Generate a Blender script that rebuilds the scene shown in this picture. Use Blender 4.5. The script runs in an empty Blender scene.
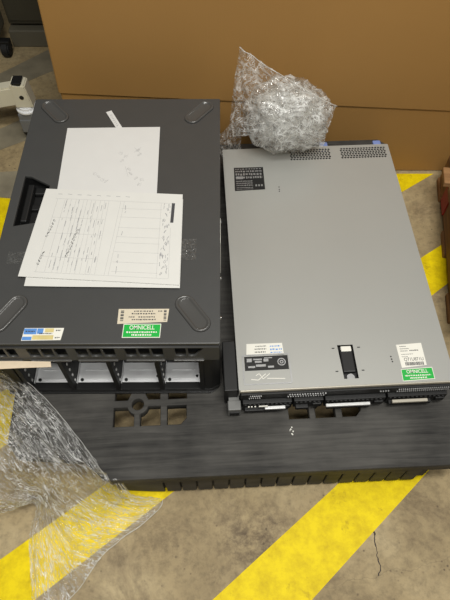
import bpy, bmesh, math, random
import numpy as np
from mathutils import Vector, Matrix, noise
random.seed(7)
C = bpy.context.scene.collection
R = math.radians

# ------------------------------------------------------------------ camera
cam_d = bpy.data.cameras.new('camera')
cam_d.sensor_fit = 'VERTICAL'; cam_d.sensor_height = 36.0
cam_d.lens = 567.92/600*36.0
cam_d.clip_start = 0.02
cam = bpy.data.objects.new('camera', cam_d); C.objects.link(cam)
PIT, ROLL = 1.0127, 0.0021
fw = Vector((0, math.cos(PIT), -math.sin(PIT))); ri = Vector((1, 0, 0)); up = ri.cross(fw)
r2 = ri*math.cos(ROLL)+up*math.sin(ROLL); u2 = up*math.cos(ROLL)-ri*math.sin(ROLL)
mw = Matrix((r2, u2, -fw)).transposed().to_4x4()
mw.translation = (0, 0, 1.2645)
cam.matrix_world = mw
bpy.context.scene.camera = cam

# ------------------------------------------------------------------ world, lights, exposure
w = bpy.data.worlds.new('world'); bpy.context.scene.world = w; w.use_nodes = True
w.node_tree.nodes['Background'].inputs[0].default_value = (1.0, 0.98, 0.94, 1)
w.node_tree.nodes['Background'].inputs[1].default_value = 0.09
def area(name, loc, target, sx, sy, power, col=(1, .985, .935)):
    d = bpy.data.lights.new(name, 'AREA'); d.shape = 'RECTANGLE'; d.size = sx; d.size_y = sy
    d.energy = power; d.color = col
    o = bpy.data.objects.new(name, d); C.objects.link(o)
    o.location = loc
    o.rotation_euler = (Vector(target)-Vector(loc)).to_track_quat('-Z', 'Y').to_euler()
    return o
area('ceiling_lamp_near', (0.30, 0.05, 2.55), (0.15, 0.5, 0.1), 1.2, 0.22, 34)
area('ceiling_lamp_front', (0.15, -0.75, 2.7), (0.1, 0.5, 0.1), 1.2, 0.2, 17)
area('ceiling_lamp_far', (0.60, 0.95, 2.65), (0.3, 0.75, 0.0), 1.2, 0.22, 9)
area('fill_light_left', (-1.25, -0.4, 2.5), (-0.3, 0.4, 0.1), 0.2, 1.1, 5)  # unseen fill light, added to lift the left side and the film sparkle
vs = bpy.context.scene.view_settings
vs.view_transform = 'Standard'; vs.look = 'None'; vs.gamma = 1.0; vs.use_curve_mapping = False
vs.exposure = 0.27

# ------------------------------------------------------------------ helpers
def lin(c):
    return tuple(((v/255)/12.92 if v/255 <= .04045 else ((v/255+.055)/1.055)**2.4) for v in c)+(1,)
class NT:
    def __init__(s, m): s.t = m.node_tree; s.n = s.t.nodes; s.l = s.t.links
    def node(s, ty, **kw):
        n = s.n.new(ty)
        for k, v in kw.items():
            if k.startswith('i_'):
                key = k[2:]; key = int(key) if key.isdigit() else key.replace('_', ' ')
                n.inputs[key].default_value = v
            else: setattr(n, k, v)
        return n
    def link(s, a, b): s.l.new(a, b)
def mat(name, col, rough=.5, metal=0., var=.06, scale=20., bump=0., bscale=200., stretch=None, spec=None):
    m = bpy.data.materials.new(name); m.use_nodes = True; t = NT(m)
    b = t.n['Principled BSDF']
    b.inputs['Roughness'].default_value = rough; b.inputs['Metallic'].default_value = metal
    if spec is not None: b.inputs['Specular IOR Level'].default_value = spec
    tc = t.node('ShaderNodeTexCoord'); mp = t.node('ShaderNodeMapping')
    t.link(tc.outputs['Object'], mp.inputs[0])
    if stretch: mp.inputs['Scale'].default_value = stretch
    nz = t.node('ShaderNodeTexNoise', i_Scale=scale, i_Detail=6.)
    t.link(mp.outputs[0], nz.inputs['Vector'])
    c = lin(col)
    mx = t.node('ShaderNodeMix', data_type='RGBA')
    mx.inputs[6].default_value = tuple(min(1, v*(1-var*2)) for v in c[:3])+(1,)
    mx.inputs[7].default_value = tuple(min(1, v*(1+var*2)) for v in c[:3])+(1,)
    t.link(nz.outputs[0], mx.inputs[0]); t.link(mx.outputs[2], b.inputs['Base Color'])
    if bump:
        n2 = t.node('ShaderNodeTexNoise', i_Scale=bscale, i_Detail=4.)
        t.link(mp.outputs[0], n2.inputs['Vector'])
        bp = t.node('ShaderNodeBump', i_Strength=bump, i_Distance=.002)
        t.link(n2.outputs[0], bp.inputs['Height']); t.link(bp.outputs[0], b.inputs['Normal'])
    return m

class MB:
    """collects shapes into one bmesh"""
    def __init__(s): s.bm = bmesh.new()
    def box(s, x0, x1, y0, y1, z0, z1, bev=0., rz=0., M=None, seg=2):
        t = bmesh.new(); bmesh.ops.create_cube(t, size=1)
        for v in t.verts:
            v.co = Vector(((x1-x0)*v.co.x, (y1-y0)*v.co.y, (z1-z0)*v.co.z))
        if bev: bmesh.ops.bevel(t, geom=t.edges[:], offset=bev, segments=seg, affect='EDGES', profile=.5)
        T = Matrix.Translation(((x0+x1)/2, (y0+y1)/2, (z0+z1)/2)) @ Matrix.Rotation(rz, 4, 'Z')
        if M is not None: T = M @ T
        t.transform(T); s.add(t); return s
    def add(s, t):
        me = bpy.data.meshes.new('tmp'); t.to_mesh(me); t.free(); s.bm.from_mesh(me); bpy.data.meshes.remove(me)
    def prism(s, pts, z0, z1, bev=0., M=None):
        t = bmesh.new()
        vs_ = [t.verts.new((p[0], p[1], z0)) for p in pts]
        f = t.faces.new(vs_); f.normal_update()
        if f.normal.z > 0: f.normal_flip()
        r = bmesh.ops.extrude_face_region(t, geom=[f])
        for v in r['geom']:
            if isinstance(v, bmesh.types.BMVert): v.co.z = z1
        bmesh.ops.recalc_face_normals(t, faces=t.faces[:])
        if bev: bmesh.ops.bevel(t, geom=t.edges[:], offset=bev, segments=2, affect='EDGES')
        if M is not None: t.transform(M)
        s.add(t); return s
    def cyl(s, p0, p1, r0, r1=None, n=20, bev=0.):
        p0, p1 = Vector(p0), Vector(p1); r1 = r0 if r1 is None else r1
        t = bmesh.new(); d = p1-p0
        bmesh.ops.create_cone(t, cap_ends=True, segments=n, radius1=r0, radius2=r1, depth=d.length)
        if bev:
            es = [e for e in t.edges if abs(e.verts[0].co.z-e.verts[1].co.z) < 1e-6]
            bmesh.ops.bevel(t, geom=es, offset=bev, segments=2, affect='EDGES')
        t.transform(Matrix.Translation((p0+p1)/2) @ d.to_track_quat('Z', 'Y').to_matrix().to_4x4())
        s.add(t); return s
    def loft(s, rings, cap=True):
        vv = [[s.bm.verts.new(p) for p in r] for r in rings]
        n = len(vv[0])
        for a, b in zip(vv, vv[1:]):
            for i in range(n): s.bm.faces.new((a[i], a[(i+1) % n], b[(i+1) % n], b[i]))
        if cap:
            s.bm.faces.new(vv[0][::-1]); s.bm.faces.new(vv[-1])
        return s
    def build(s, name, m, parent=None, loc=None, smooth=None):
        me = bpy.data.meshes.new(name); s.bm.normal_update()
        bmesh.ops.recalc_face_normals(s.bm, faces=s.bm.faces[:])
        s.bm.to_mesh(me); s.bm.free()
        return link(name, me, m, parent, loc, smooth)
def link(name, me, m, parent=None, loc=None, smooth=None):
    me.materials.clear(); me.materials.append(m)
    o = bpy.data.objects.new(name, me); C.objects.link(o)
    if parent is not None: o.parent = parent
    if loc is not None: o.location = loc
    if smooth:
        for p in me.polygons: p.use_smooth = True
        if smooth != 'all':
            me.set_sharp_from_angle(angle=smooth)
    return o
def plate(outline, holes, z0, z1, bev=0.):
    """flat sheet with real holes: 2D filled curve turned into a mesh"""
    cu = bpy.data.curves.new('tmp', 'CURVE'); cu.dimensions = '2D'; cu.fill_mode = 'BOTH'
    cu.extrude = (z1-z0)/2 - bev; cu.bevel_depth = bev; cu.bevel_resolution = 1; cu.offset = -bev
    for k, pl_ in enumerate([outline]+list(holes)):
        sp = cu.splines.new('POLY'); sp.points.add(len(pl_)-1)
        for q, p in zip(sp.points, pl_): q.co = (p[0], p[1], 0, 1)
        sp.use_cyclic_u = True
    o = bpy.data.objects.new('tmp', cu); C.objects.link(o)
    dg = bpy.context.evaluated_depsgraph_get(); dg.update()
    me = bpy.data.meshes.new_from_object(o.evaluated_get(dg))
    bpy.data.objects.remove(o); bpy.data.curves.remove(cu)
    me.transform(Matrix.Translation((0, 0, (z0+z1)/2)))
    return me
def text_mesh(s, size, th=.0002, align='CENTER', bold=0.):
    cu = bpy.data.curves.new('tmp', 'FONT'); cu.body = s; cu.size = size; cu.extrude = th/2
    cu.align_x = align; cu.align_y = 'CENTER'; cu.offset = bold
    o = bpy.data.objects.new('tmp', cu); C.objects.link(o)
    dg = bpy.context.evaluated_depsgraph_get(); dg.update()
    me = bpy.data.meshes.new_from_object(o.evaluated_get(dg))
    bpy.data.objects.remove(o); bpy.data.curves.remove(cu)
    return me
def rect(x0, x1, y0, y1): return [(x0, y0), (x1, y0), (x1, y1), (x0, y1)]
def rrect(x0, x1, y0, y1, r, n=4):
    pts = []
    for cx, cy, a in ((x1-r, y0+r, -90), (x1-r, y1-r, 0), (x0+r, y1-r, 90), (x0+r, y0+r, 180)):
        for k in range(n+1):
            t = R(a+90*k/n); pts.append((cx+r*math.cos(t), cy+r*math.sin(t)))
    return pts
def circle(cx, cy, r, n=12): return [(cx+r*math.cos(2*math.pi*k/n), cy+r*math.sin(2*math.pi*k/n)) for k in range(n)]
def thing(name, label, cat, loc=(0, 0, 0), rz=0., group=None):
    o = bpy.data.objects.new(name, None); C.objects.link(o); o.empty_display_size = .05
    o.location = loc; o.rotation_euler = (0, 0, rz)
    return tag(o, label, cat, group)
def tag(o, label, cat, group=None):
    o['label'] = label; o['category'] = cat
    if group: o['group'] = group
    return o

# ------------------------------------------------------------------ materials
M_side = mat('charcoal_paint', (66, 66, 65), .42, 0, .03, 30, .06, 1500)
M_black = mat('black_plastic', (17, 17, 17), .55, 0, .08, 30)
M_bay = mat('galvanised_tray', (236, 237, 238), .45, .1, .03, 30)
M_bezel = mat('bezel_plastic', (26, 26, 26), .35, 0, .06, 30)
M_dark = mat('dark_steel', (22, 22, 23), .55, .1, .08, 30)
M_steel = mat('bare_steel', (205, 205, 204), .4, .35, .05, 30)
M_zinc = mat('zinc_cover', (166, 166, 161), .42, .25, .02, 6, .03, 900)
M_lip = mat('cover_lip', (176, 170, 156), .4, .2, .03, 30)
M_mesh = mat('mesh_grey', (168, 168, 168), .35, .6, .05, 30)
M_greyp = mat('grey_plastic', (112, 112, 110), .5, 0, .04, 40)
M_blue = mat('blue_plastic', (118, 136, 190), .5, 0, .04, 40)
M_paper = mat('paper', (208, 207, 204), .8, 0, .015, 30)
M_paper2 = mat('form_paper', (210, 209, 204), .8, 0, .015, 30)
M_ink = mat('grey_ink', (146, 146, 148), .8, 0, .1, 90)
M_inkd = mat('dark_ink', (66, 66, 68), .8, 0, .1, 90)
M_pencil = mat('pencil', (178, 177, 175), .8, 0, .1, 90)
M_beige = mat('beige_label', (205, 194, 172), .6, 0, .03, 60)
M_green = mat('green_label', (22, 168, 62), .45, 0, .03, 60)
M_white = mat('white_label', (226, 224, 214), .5, 0, .02, 60)
M_lblue = mat('label_blue', (90, 140, 205), .4, 0, .12, 90)
M_lyel = mat('label_yellow', (206, 190, 130), .4, 0, .12, 90)
M_cart = mat('cream_paint', (214, 208, 186), .4, 0, .03, 25)
M_pad = mat('pad_paint', (74, 73, 71), .24, 0, .03, 30)
M_fork = mat('grey_metal', (128, 131, 134), .4, .4, .03, 30)
M_chrome = mat('chrome', (200, 200, 200), .18, 1., .02, 25)
M_rubber = mat('black_rubber', (20, 20, 20), .7, 0, .1, 40)
M_cab = mat('cabinet_paint', (66, 63, 51), .55, 0, .05, 10)
M_cab2 = mat('cabinet_plinth', (98, 94, 80), .55, 0, .05, 10)
M_torn = mat('torn_tape', (214, 196, 170), .75, 0, .05, 80)
M_red = mat('red_paint', (150, 32, 24), .6, 0, .15, 60)
M_wstripe = mat('white_floor_paint', (132, 124, 104), .7, 0, .3, 14, .2, 90)

def carton_mat(name, col):
    m = mat(name, col, .75, 0, .03, 5)
    t = NT(m); b = t.n['Principled BSDF']
    tc = t.node('ShaderNodeTexCoord')
    mp = t.node('ShaderNodeMapping'); mp.inputs['Scale'].default_value = (1, 1, .02)
    t.link(tc.outputs['Object'], mp.inputs[0])
    wv = t.node('ShaderNodeTexNoise', i_Scale=260., i_Detail=2.); t.link(mp.outputs[0], wv.inputs['Vector'])
    bp = t.node('ShaderNodeBump', i_Strength=.15, i_Distance=.001)
    t.link(wv.outputs[0], bp.inputs['Height']); t.link(bp.outputs[0], b.inputs['Normal'])
    return m
M_carton = carton_mat('corrugated_board', (158, 118, 62))

def wood_mat(name, c1, c2, axis):
    m = bpy.data.materials.new(name); m.use_nodes = True; t = NT(m); b = t.n['Principled BSDF']
    b.inputs['Roughness'].default_value = .75
    tc = t.node('ShaderNodeTexCoord'); mp = t.node('ShaderNodeMapping')
    mp.inputs['Scale'].default_value = (60, 3, 60) if axis == 'y' else (3, 60, 60)
    t.link(tc.outputs['Object'], mp.inputs[0])
    nz = t.node('ShaderNodeTexNoise', i_Scale=1., i_Detail=6.); t.link(mp.outputs[0], nz.inputs['Vector'])
    cr = t.node('ShaderNodeValToRGB'); cr.color_ramp.elements[0].position = .3; cr.color_ramp.elements[1].position = .7
    cr.color_ramp.elements[0].color = lin(c1); cr.color_ramp.elements[1].color = lin(c2)
    t.link(nz.outputs[0], cr.inputs[0]); t.link(cr.outputs[0], b.inputs['Base Color'])
    bp = t.node('ShaderNodeBump', i_Strength=.3, i_Distance=.002)
    t.link(nz.outputs[0], bp.inputs['Height']); t.link(bp.outputs[0], b.inputs['Normal'])
    return m
M_wood = wood_mat('old_wood', (92, 62, 34), (140, 100, 58), 'y')
M_wood2 = wood_mat('board_wood', (128, 92, 56), (164, 124, 80), 'x')

def floor_mat():
    m = bpy.data.materials.new('stained_concrete'); m.use_nodes = True; t = NT(m); b = t.n['Principled BSDF']
    b.inputs['Roughness'].default_value = .7
    tc = t.node('ShaderNodeTexCoord'); co = tc.outputs['Object']
    def noise_(sc, det=8., rough=.6, dist=0.):
        n = t.node('ShaderNodeTexNoise', i_Scale=sc, i_Detail=det, i_Roughness=rough, i_Distortion=dist)
        t.link(co, n.inputs['Vector']); return n.outputs[0]
    def ramp(f, stops):
        r = t.node('ShaderNodeValToRGB'); e = r.color_ramp.elements
        while len(e) < len(stops): e.new(.5)
        for k, (p, c) in enumerate(stops): e[k].position = p; e[k].color = c if len(c) == 4 else lin(c)
        t.link(f, r.inputs[0]); return r.outputs[0]
    def mix(f, a, c, mode='MIX'):
        x = t.node('ShaderNodeMix', data_type='RGBA', blend_type=mode)
        if isinstance(f, float): x.inputs[0].default_value = f
        else: t.link(f, x.inputs[0])
        for i, v in ((6, a), (7, c)):
            if isinstance(v, tuple): x.inputs[i].default_value = v
            else: t.link(v, x.inputs[i])
        return x.outputs[2]
    bw = lambda v: (v, v, v, 1)
    base = ramp(noise_(3.5, 10, .62), [(.25, (116, 99, 70)), (.5, (164, 145, 108)), (.75, (192, 174, 136))])
    fine = ramp(noise_(60, 6, .7), [(.3, bw(.66)), (.55, bw(1)), (.8, bw(1.0))])
    c = mix(1., base, fine, 'MULTIPLY')
    st = ramp(noise_(5.5, 9, .72, .5), [(.51, bw(0)), (.70, bw(.8))])
    c = mix(st, c, lin((84, 66, 48)))
    # pits and specks
    vo = t.node('ShaderNodeTexVoronoi', i_Scale=75., i_Randomness=1.); t.link(co, vo.inputs['Vector'])
    pm = ramp(vo.outputs['Distance'], [(.10, bw(1)), (.22, bw(0))])
    gate = ramp(noise_(16, 3), [(.52, bw(0)), (.62, bw(.75))])
    pit = mix(1., pm, gate, 'MULTIPLY')
    c = mix(pit, c, lin((74, 60, 46)))
    # crack near the front stripe: x = x0 + wiggle(y)
    sx = t.node('ShaderNodeSeparateXYZ'); t.link(co, sx.inputs[0])
    def M(op, a, b_=0.):
        n = t.node('ShaderNodeMath', operation=op)
        for i, v in ((0, a), (1, b_)):
            if isinstance(v, (int, float)): n.inputs[i].default_value = v
            else: t.link(v, n.inputs[i])
        return n.outputs[0]
    X, Y = sx.outputs[0], sx.outputs[1]
    wob = M('MULTIPLY', M('SUBTRACT', noise_(22, 3), .5), .03)
    d = M('ABSOLUTE', M('SUBTRACT', M('ADD', X, wob), .312))
    line = M('MULTIPLY', M('LESS_THAN', d, .0011), M('MULTIPLY', M('GREATER_THAN', Y, .135), M('LESS_THAN', Y, .25)))
    d2 = M('ABSOLUTE', M('SUBTRACT', M('SUBTRACT', M('ADD', Y, wob), M('MULTIPLY', X, .22)), .068))
    line2 = M('MULTIPLY', M('LESS_THAN', d2, .0007), M('GREATER_THAN', X, .2))
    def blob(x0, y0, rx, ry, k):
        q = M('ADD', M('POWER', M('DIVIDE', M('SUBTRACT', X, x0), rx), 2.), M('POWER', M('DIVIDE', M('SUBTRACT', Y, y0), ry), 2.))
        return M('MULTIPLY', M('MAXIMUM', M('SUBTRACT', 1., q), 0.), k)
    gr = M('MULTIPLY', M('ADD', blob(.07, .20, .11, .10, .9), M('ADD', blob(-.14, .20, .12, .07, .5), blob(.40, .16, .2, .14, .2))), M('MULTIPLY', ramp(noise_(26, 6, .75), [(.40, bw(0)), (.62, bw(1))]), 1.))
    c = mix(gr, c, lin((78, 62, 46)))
    lf = M('MAXIMUM', line, M('MULTIPLY', line2, .2))
    c = mix(lf, c, lin((52, 42, 34)))
    t.link(c, b.inputs['Base Color'])
    bp = t.node('ShaderNodeBump', i_Strength=.35, i_Distance=.002)
    t.link(noise_(90, 6, .7), bp.inputs['Height']); t.link(bp.outputs[0], b.inputs['Normal'])
    return m
def yellow_mat():
    m = bpy.data.materials.new('yellow_floor_paint'); m.use_nodes = True; t = NT(m); b = t.n['Principled BSDF']
    b.inputs['Roughness'].default_value = .6; b.inputs['Specular IOR Level'].default_value = .25
    tc = t.node('ShaderNodeTexCoord')
    n1 = t.node('ShaderNodeTexNoise', i_Scale=30., i_Detail=8., i_Roughness=.7); t.link(tc.outputs['Object'], n1.inputs['Vector'])
    cr = t.node('ShaderNodeValToRGB'); e = cr.color_ramp.elements
    e[0].position = .3; e[0].color = lin((204, 176, 0)); e[1].position = .6; e[1].color = lin((238, 212, 0))
    t.link(n1.outputs[0], cr.inputs[0])
    n2 = t.node('ShaderNodeTexNoise', i_Scale=14., i_Detail=10., i_Roughness=.8); t.link(tc.outputs['Object'], n2.inputs['Vector'])
    c2 = t.node('ShaderNodeValToRGB'); e = c2.color_ramp.elements
    e[0].position = .57; e[0].color = (0, 0, 0, 1); e[1].position = .68; e[1].color = (.6, .6, .6, 1)
    t.link(n2.outputs[0], c2.inputs[0])
    mx = t.node('ShaderNodeMix', data_type='RGBA'); mx.inputs[7].default_value = lin((130, 100, 22))
    t.link(c2.outputs[0], mx.inputs[0]); t.link(cr.outputs[0], mx.inputs[6]); t.link(mx.outputs[2], b.inputs['Base Color'])
    n3 = t.node('ShaderNodeTexNoise', i_Scale=160., i_Detail=4.); t.link(tc.outputs['Object'], n3.inputs['Vector'])
    bp = t.node('ShaderNodeBump', i_Strength=.25, i_Distance=.001)
    t.link(n3.outputs[0], bp.inputs['Height']); t.link(bp.outputs[0], b.inputs['Normal'])
    return m
def pallet_mat():
    m = bpy.data.materials.new('scuffed_pallet_plastic'); m.use_nodes = True; t = NT(m); b = t.n['Principled BSDF']
    b.inputs['Roughness'].default_value = .72; b.inputs['Specular IOR Level'].default_value = .3
    tc = t.node('ShaderNodeTexCoord')
    mp = t.node('ShaderNodeMapping'); mp.inputs['Scale'].default_value = (7, 110, 30); t.link(tc.outputs['Object'], mp.inputs[0])
    n1 = t.node('ShaderNodeTexNoise', i_Scale=1., i_Detail=6., i_Roughness=.65, i_Distortion=.4); t.link(mp.outputs[0], n1.inputs['Vector'])
    n2 = t.node('ShaderNodeTexNoise', i_Scale=9., i_Detail=8.); t.link(tc.outputs['Object'], n2.inputs['Vector'])
    ad = t.node('ShaderNodeMath', operation='ADD'); t.link(n1.outputs[0], ad.inputs[0]); t.link(n2.outputs[0], ad.inputs[1])
    cr = t.node('ShaderNodeValToRGB'); e = cr.color_ramp.elements
    e[0].position = .0; e[1].position = 1.
    hf = t.node('ShaderNodeMath', operation='MULTIPLY_ADD'); hf.inputs[1].default_value = 1.4; hf.inputs[2].default_value = -.9
    t.link(ad.outputs[0], hf.inputs[0]); t.link(hf.outputs[0], cr.inputs[0])
    e[0].color = lin((30, 29, 28)); e[1].color = lin((84, 82, 78))
    t.link(cr.outputs[0], b.inputs['Base Color'])
    bp = t.node('ShaderNodeBump', i_Strength=.25, i_Distance=.001)
    t.link(n1.outputs[0], bp.inputs['Height']); t.link(bp.outputs[0], b.inputs['Normal'])
    return m
M_wall = mat('wall_paint', (170, 166, 156), .8)
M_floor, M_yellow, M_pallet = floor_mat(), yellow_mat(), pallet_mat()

def film_mat(name, st1, st2, lo, hi, gmax=.4, bump=.6, wid=.03, pmin=.12):
    '''thin clear film: see-through, glossy by fresnel, whitened along its creases, where white streaks also paint in glints'''
    m = bpy.data.materials.new(name); m.use_nodes = True; t = NT(m)
    t.n.remove(t.n['Principled BSDF']); out = t.n['Material Output']
    tr = t.node('ShaderNodeBsdfTransparent'); tr.inputs[0].default_value = (.98, .98, .97, 1)
    gl = t.node('ShaderNodeBsdfGlossy'); gl.inputs['Roughness'].default_value = .12; gl.inputs[0].default_value = (1, 1, 1, 1)
    df = t.node('ShaderNodeBsdfDiffuse'); df.inputs[0].default_value = (.93, .93, .91, 1)
    tl = t.node('ShaderNodeBsdfTranslucent'); tl.inputs[0].default_value = (.93, .93, .91, 1)
    wh = t.node('ShaderNodeMixShader'); wh.inputs[0].default_value = .4
    t.link(df.outputs[0], wh.inputs[1]); t.link(tl.outputs[0], wh.inputs[2])
    uv = t.node('ShaderNodeUVMap'); uv.uv_map = 'uv'
    hs = []
    for st in (st1, st2):
        mp = t.node('ShaderNodeMapping'); mp.inputs['Scale'].default_value = st; t.link(uv.outputs[0], mp.inputs[0])
        n1 = t.node('ShaderNodeTexNoise', i_Scale=1., i_Detail=3., i_Roughness=.6, i_Distortion=.8); t.link(mp.outputs[0], n1.inputs['Vector'])
        s1 = t.node('ShaderNodeMath', operation='SUBTRACT'); s1.inputs[1].default_value = .5; t.link(n1.outputs[0], s1.inputs[0])
        s2 = t.node('ShaderNodeMath', operation='ABSOLUTE'); t.link(s1.outputs[0], s2.inputs[0])
        hs.append(s2.outputs[0])
    hh = t.node('ShaderNodeMath', operation='ADD'); t.link(hs[0], hh.inputs[0]); t.link(hs[1], hh.inputs[1])
    mn = t.node('ShaderNodeMath', operation='MINIMUM'); t.link(hs[0], mn.inputs[0]); t.link(hs[1], mn.inputs[1])
    mr = t.node('ShaderNodeMapRange'); mr.inputs['From Min'].default_value = 0; mr.inputs['From Max'].default_value = wid
    mr.inputs['To Min'].default_value = hi; mr.inputs['To Max'].default_value = lo; t.link(mn.outputs[0], mr.inputs['Value'])  # crease whiteness set high so it doubles as painted glints
    pt = t.node('ShaderNodeTexNoise', i_Scale=9., i_Detail=3.); t.link(uv.outputs[0], pt.inputs['Vector'])
    pr = t.node('ShaderNodeMapRange'); pr.inputs['From Min'].default_value = .34; pr.inputs['From Max'].default_value = .58
    pr.inputs['To Min'].default_value = pmin; pr.inputs['To Max'].default_value = 1.; t.link(pt.outputs[0], pr.inputs['Value'])
    pm = t.node('ShaderNodeMath', operation='MULTIPLY'); t.link(mr.outputs[0], pm.inputs[0]); t.link(pr.outputs[0], pm.inputs[1])
    bp = t.node('ShaderNodeBump', i_Strength=bump, i_Distance=.012)
    t.link(hh.outputs[0], bp.inputs['Height']); t.link(bp.outputs[0], gl.inputs['Normal'])
    fr = t.node('ShaderNodeFresnel', i_IOR=1.5); t.link(bp.outputs[0], fr.inputs['Normal'])
    f2 = t.node('ShaderNodeMath', operation='MULTIPLY', use_clamp=True); f2.inputs[1].default_value = .9; t.link(fr.outputs[0], f2.inputs[0])
    m1 = t.node('ShaderNodeMixShader'); t.link(pm.outputs[0], m1.inputs[0]); t.link(tr.outputs[0], m1.inputs[1]); t.link(wh.outputs[0], m1.inputs[2])
    f3 = t.node('ShaderNodeMath', operation='MINIMUM'); f3.inputs[1].default_value = gmax; t.link(f2.outputs[0], f3.inputs[0])
    m2 = t.node('ShaderNodeMixShader'); t.link(f3.outputs[0], m2.inputs[0]); t.link(m1.outputs[0], m2.inputs[1]); t.link(gl.outputs[0], m2.inputs[2])
    t.link(m2.outputs[0], out.inputs['Surface'])
    return m

# ------------------------------------------------------------------ setting: floor
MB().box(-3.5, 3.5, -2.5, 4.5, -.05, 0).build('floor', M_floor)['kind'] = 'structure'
for nm, a in (('wall_back', (-3.5, 3.5, 4.5, 4.6)), ('wall_left', (-3.6, -3.5, -2.5, 4.6)), ('wall_right', (3.5, 3.6, -2.5, 4.6))):
    MB().box(*a, 0, 3.2).build(nm, M_wall)['kind'] = 'structure'
def stripe(label, pts, m, group=None):
    o = MB().prism(pts, .0003, .0012).build('floor_stripe', m)
    tag(o, label, 'floor marking', group)
stripe('wide yellow floor stripe at front right running diagonally under the pallet edge',
       [(-1.20, -.90), (-1.0, -.90), (.173, .092), (.426, .323), (.90, .755), (.70, .755), (.24, .31), (-.024, .091)], M_yellow)
stripe('yellow floor stripe at front left half covered by the clear stretch film',
       [(-1.62, -.80), (-1.42, -.80), (-.374, .091), (-.106, .303), (.579, .83), (.86, 1.05), (.70, 1.05), (.6, .969), (.549, .934), (-.458, .163)], M_yellow)
stripe('yellow floor stripe cut off by the foot of the cardboard carton at right',
       [(-.93, .235), (-.73, .235), (-.53, .375), (.533, 1.174), (.634, 1.244), (.434, 1.244)], M_yellow)
stripe('yellow floor stripe beside the left edge of the charcoal tower server',
       [(-.95, .66), (-.74, .66), (-.47, .86), (-.47, 1.13), (-.60, 1.137), (-.70, 1.147)], M_yellow)
stripe('worn white floor stripe just above the yellow stripe at far left',
       [(-.75, 1.15), (-.60, 1.142), (-.54, 1.20), (-.59, 1.255), (-.74, 1.243)], M_wstripe)
stripe('worn white floor stripe beneath the caster of the cream cart leg',
       [(-.95, 1.27), (-.83, 1.27), (-.56, 1.43), (-.56, 1.52), (-.60, 1.535)], M_wstripe)
stripe('worn white floor stripe running diagonally behind the cream cart leg',
       [(-1.02, 1.50), (-.93, 1.50), (-.50, 1.81), (-.50, 1.93), (-.56, 1.93)], M_wstripe)

# ------------------------------------------------------------------ pallet
PH = .14
pal = thing('plastic_pallet', 'large black plastic pallet with cut-out hand holes carrying both servers', 'pallet', (-.227, .286, 0), .0491)
ol = [(0, 0), (.726-.02, 0), (.726, .02), (.726, .90), (.705, .921), (-.19, .921), (-.208, .90), (-.208, .085), (-.185, .055), (-.050, .040), (-.012, .006)]
def hole_set(ox, full):
    hs = [rect(ox+.004, ox+.035, .166, .188), rect(ox+.066, ox+.099, .165, .188), rect(ox+.116, ox+.155, .165, .188)]
    # lower cells; the two beside the ring are bitten by its outer circle
    cx, cy, r = ox+.0525, .156, .0225
    def arc(a0, a1, n=6): return [(cx+r*math.cos(R(a0+(a1-a0)*k/n)), cy+r*math.sin(R(a0+(a1-a0)*k/n))) for k in range(n+1)]
    hs.append([(ox+.003, .109), (ox+.0455, .109), (ox+.0455, .1345)] + arc(253, 196)[0:] + [(ox+.003, .150)])
    hs.append([(ox+.0585, .109), (ox+.100, .109), (ox+.100, .151), (ox+.0745, .151)] + arc(-16, -74)[1:])
    hs.append([(ox+.114, .109), (ox+.142, .109), (ox+.154, .122), (ox+.154, .150), (ox+.114, .150)])
    hs.append(circle(cx, cy, .0125, 20))
    hs[0] = [(ox+.004, .166), (ox+.031, .166), (ox+.036, .176), (ox+.04, .188), (ox+.004, .188)]
    hs[1] = [(ox+.0745, .166), (ox+.099, .166), (ox+.099, .188), (ox+.064, .188), (ox+.069, .177)]
    return hs
holes = hole_set(0, 1)+hole_set(.363, 1)
for hy in (.52, .70):
    for hx in (0, .363): holes += [rect(hx+.01, hx+.06, hy, hy+.06), rect(hx+.09, hx+.14, hy, hy+.06)]
link('deck', plate(ol, holes, PH-.022, PH, .002), M_pallet, pal, smooth=R(30))
sk = MB()   # front skirt: lip, recessed web and ribs
sk.box(-.005, .715, .003, .02, PH-.046, PH-.0205, .003)
sk.box(.02, .66, .014, .022, .012, PH-.04)
x = .105
while x < .64:
    sk.box(x, x+.030, .006, .018, .012, PH-.050, .002); x += .0335
sk.prism([(.0, .014), (.066, .008), (.10, .006), (.10, .020), (.02, .022)], .012, PH-.04)
sk.build('front_skirt', M_pallet, pal)
rib = MB()
for i in range(8): rib.box(-.20+i*.13, -.192+i*.13, .21, .90, .085, PH-.022)
for j in (.03, .24, .5, .62, .8): rib.box(-.20 if j > .2 else .0, .71, j, j+.008, .075, PH-.022)
rib.build('underside_ribs', M_pallet, pal)
for fx, fy in ((-.185, .25), (.22, .25), (.60, .25), (-.185, .76), (.22, .76), (.60, .76)):
    MB().box(fx, fx+.11, fy, fy+.12, 0, PH-.022, .008).build('foot', M_pallet, pal)

fk = MB()
for q in range(7):
    fx, fy = .369+.006*random.uniform(-1, 1), .083+.010*random.uniform(-1, 1)
    fk.box(fx, fx+.0022, fy, fy+.0028, PH-.0002, PH+.0003, rz=random.random()*3)
fk.build('paint_fleck', M_white, pal)['label'] = 'small white paint fleck'

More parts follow.
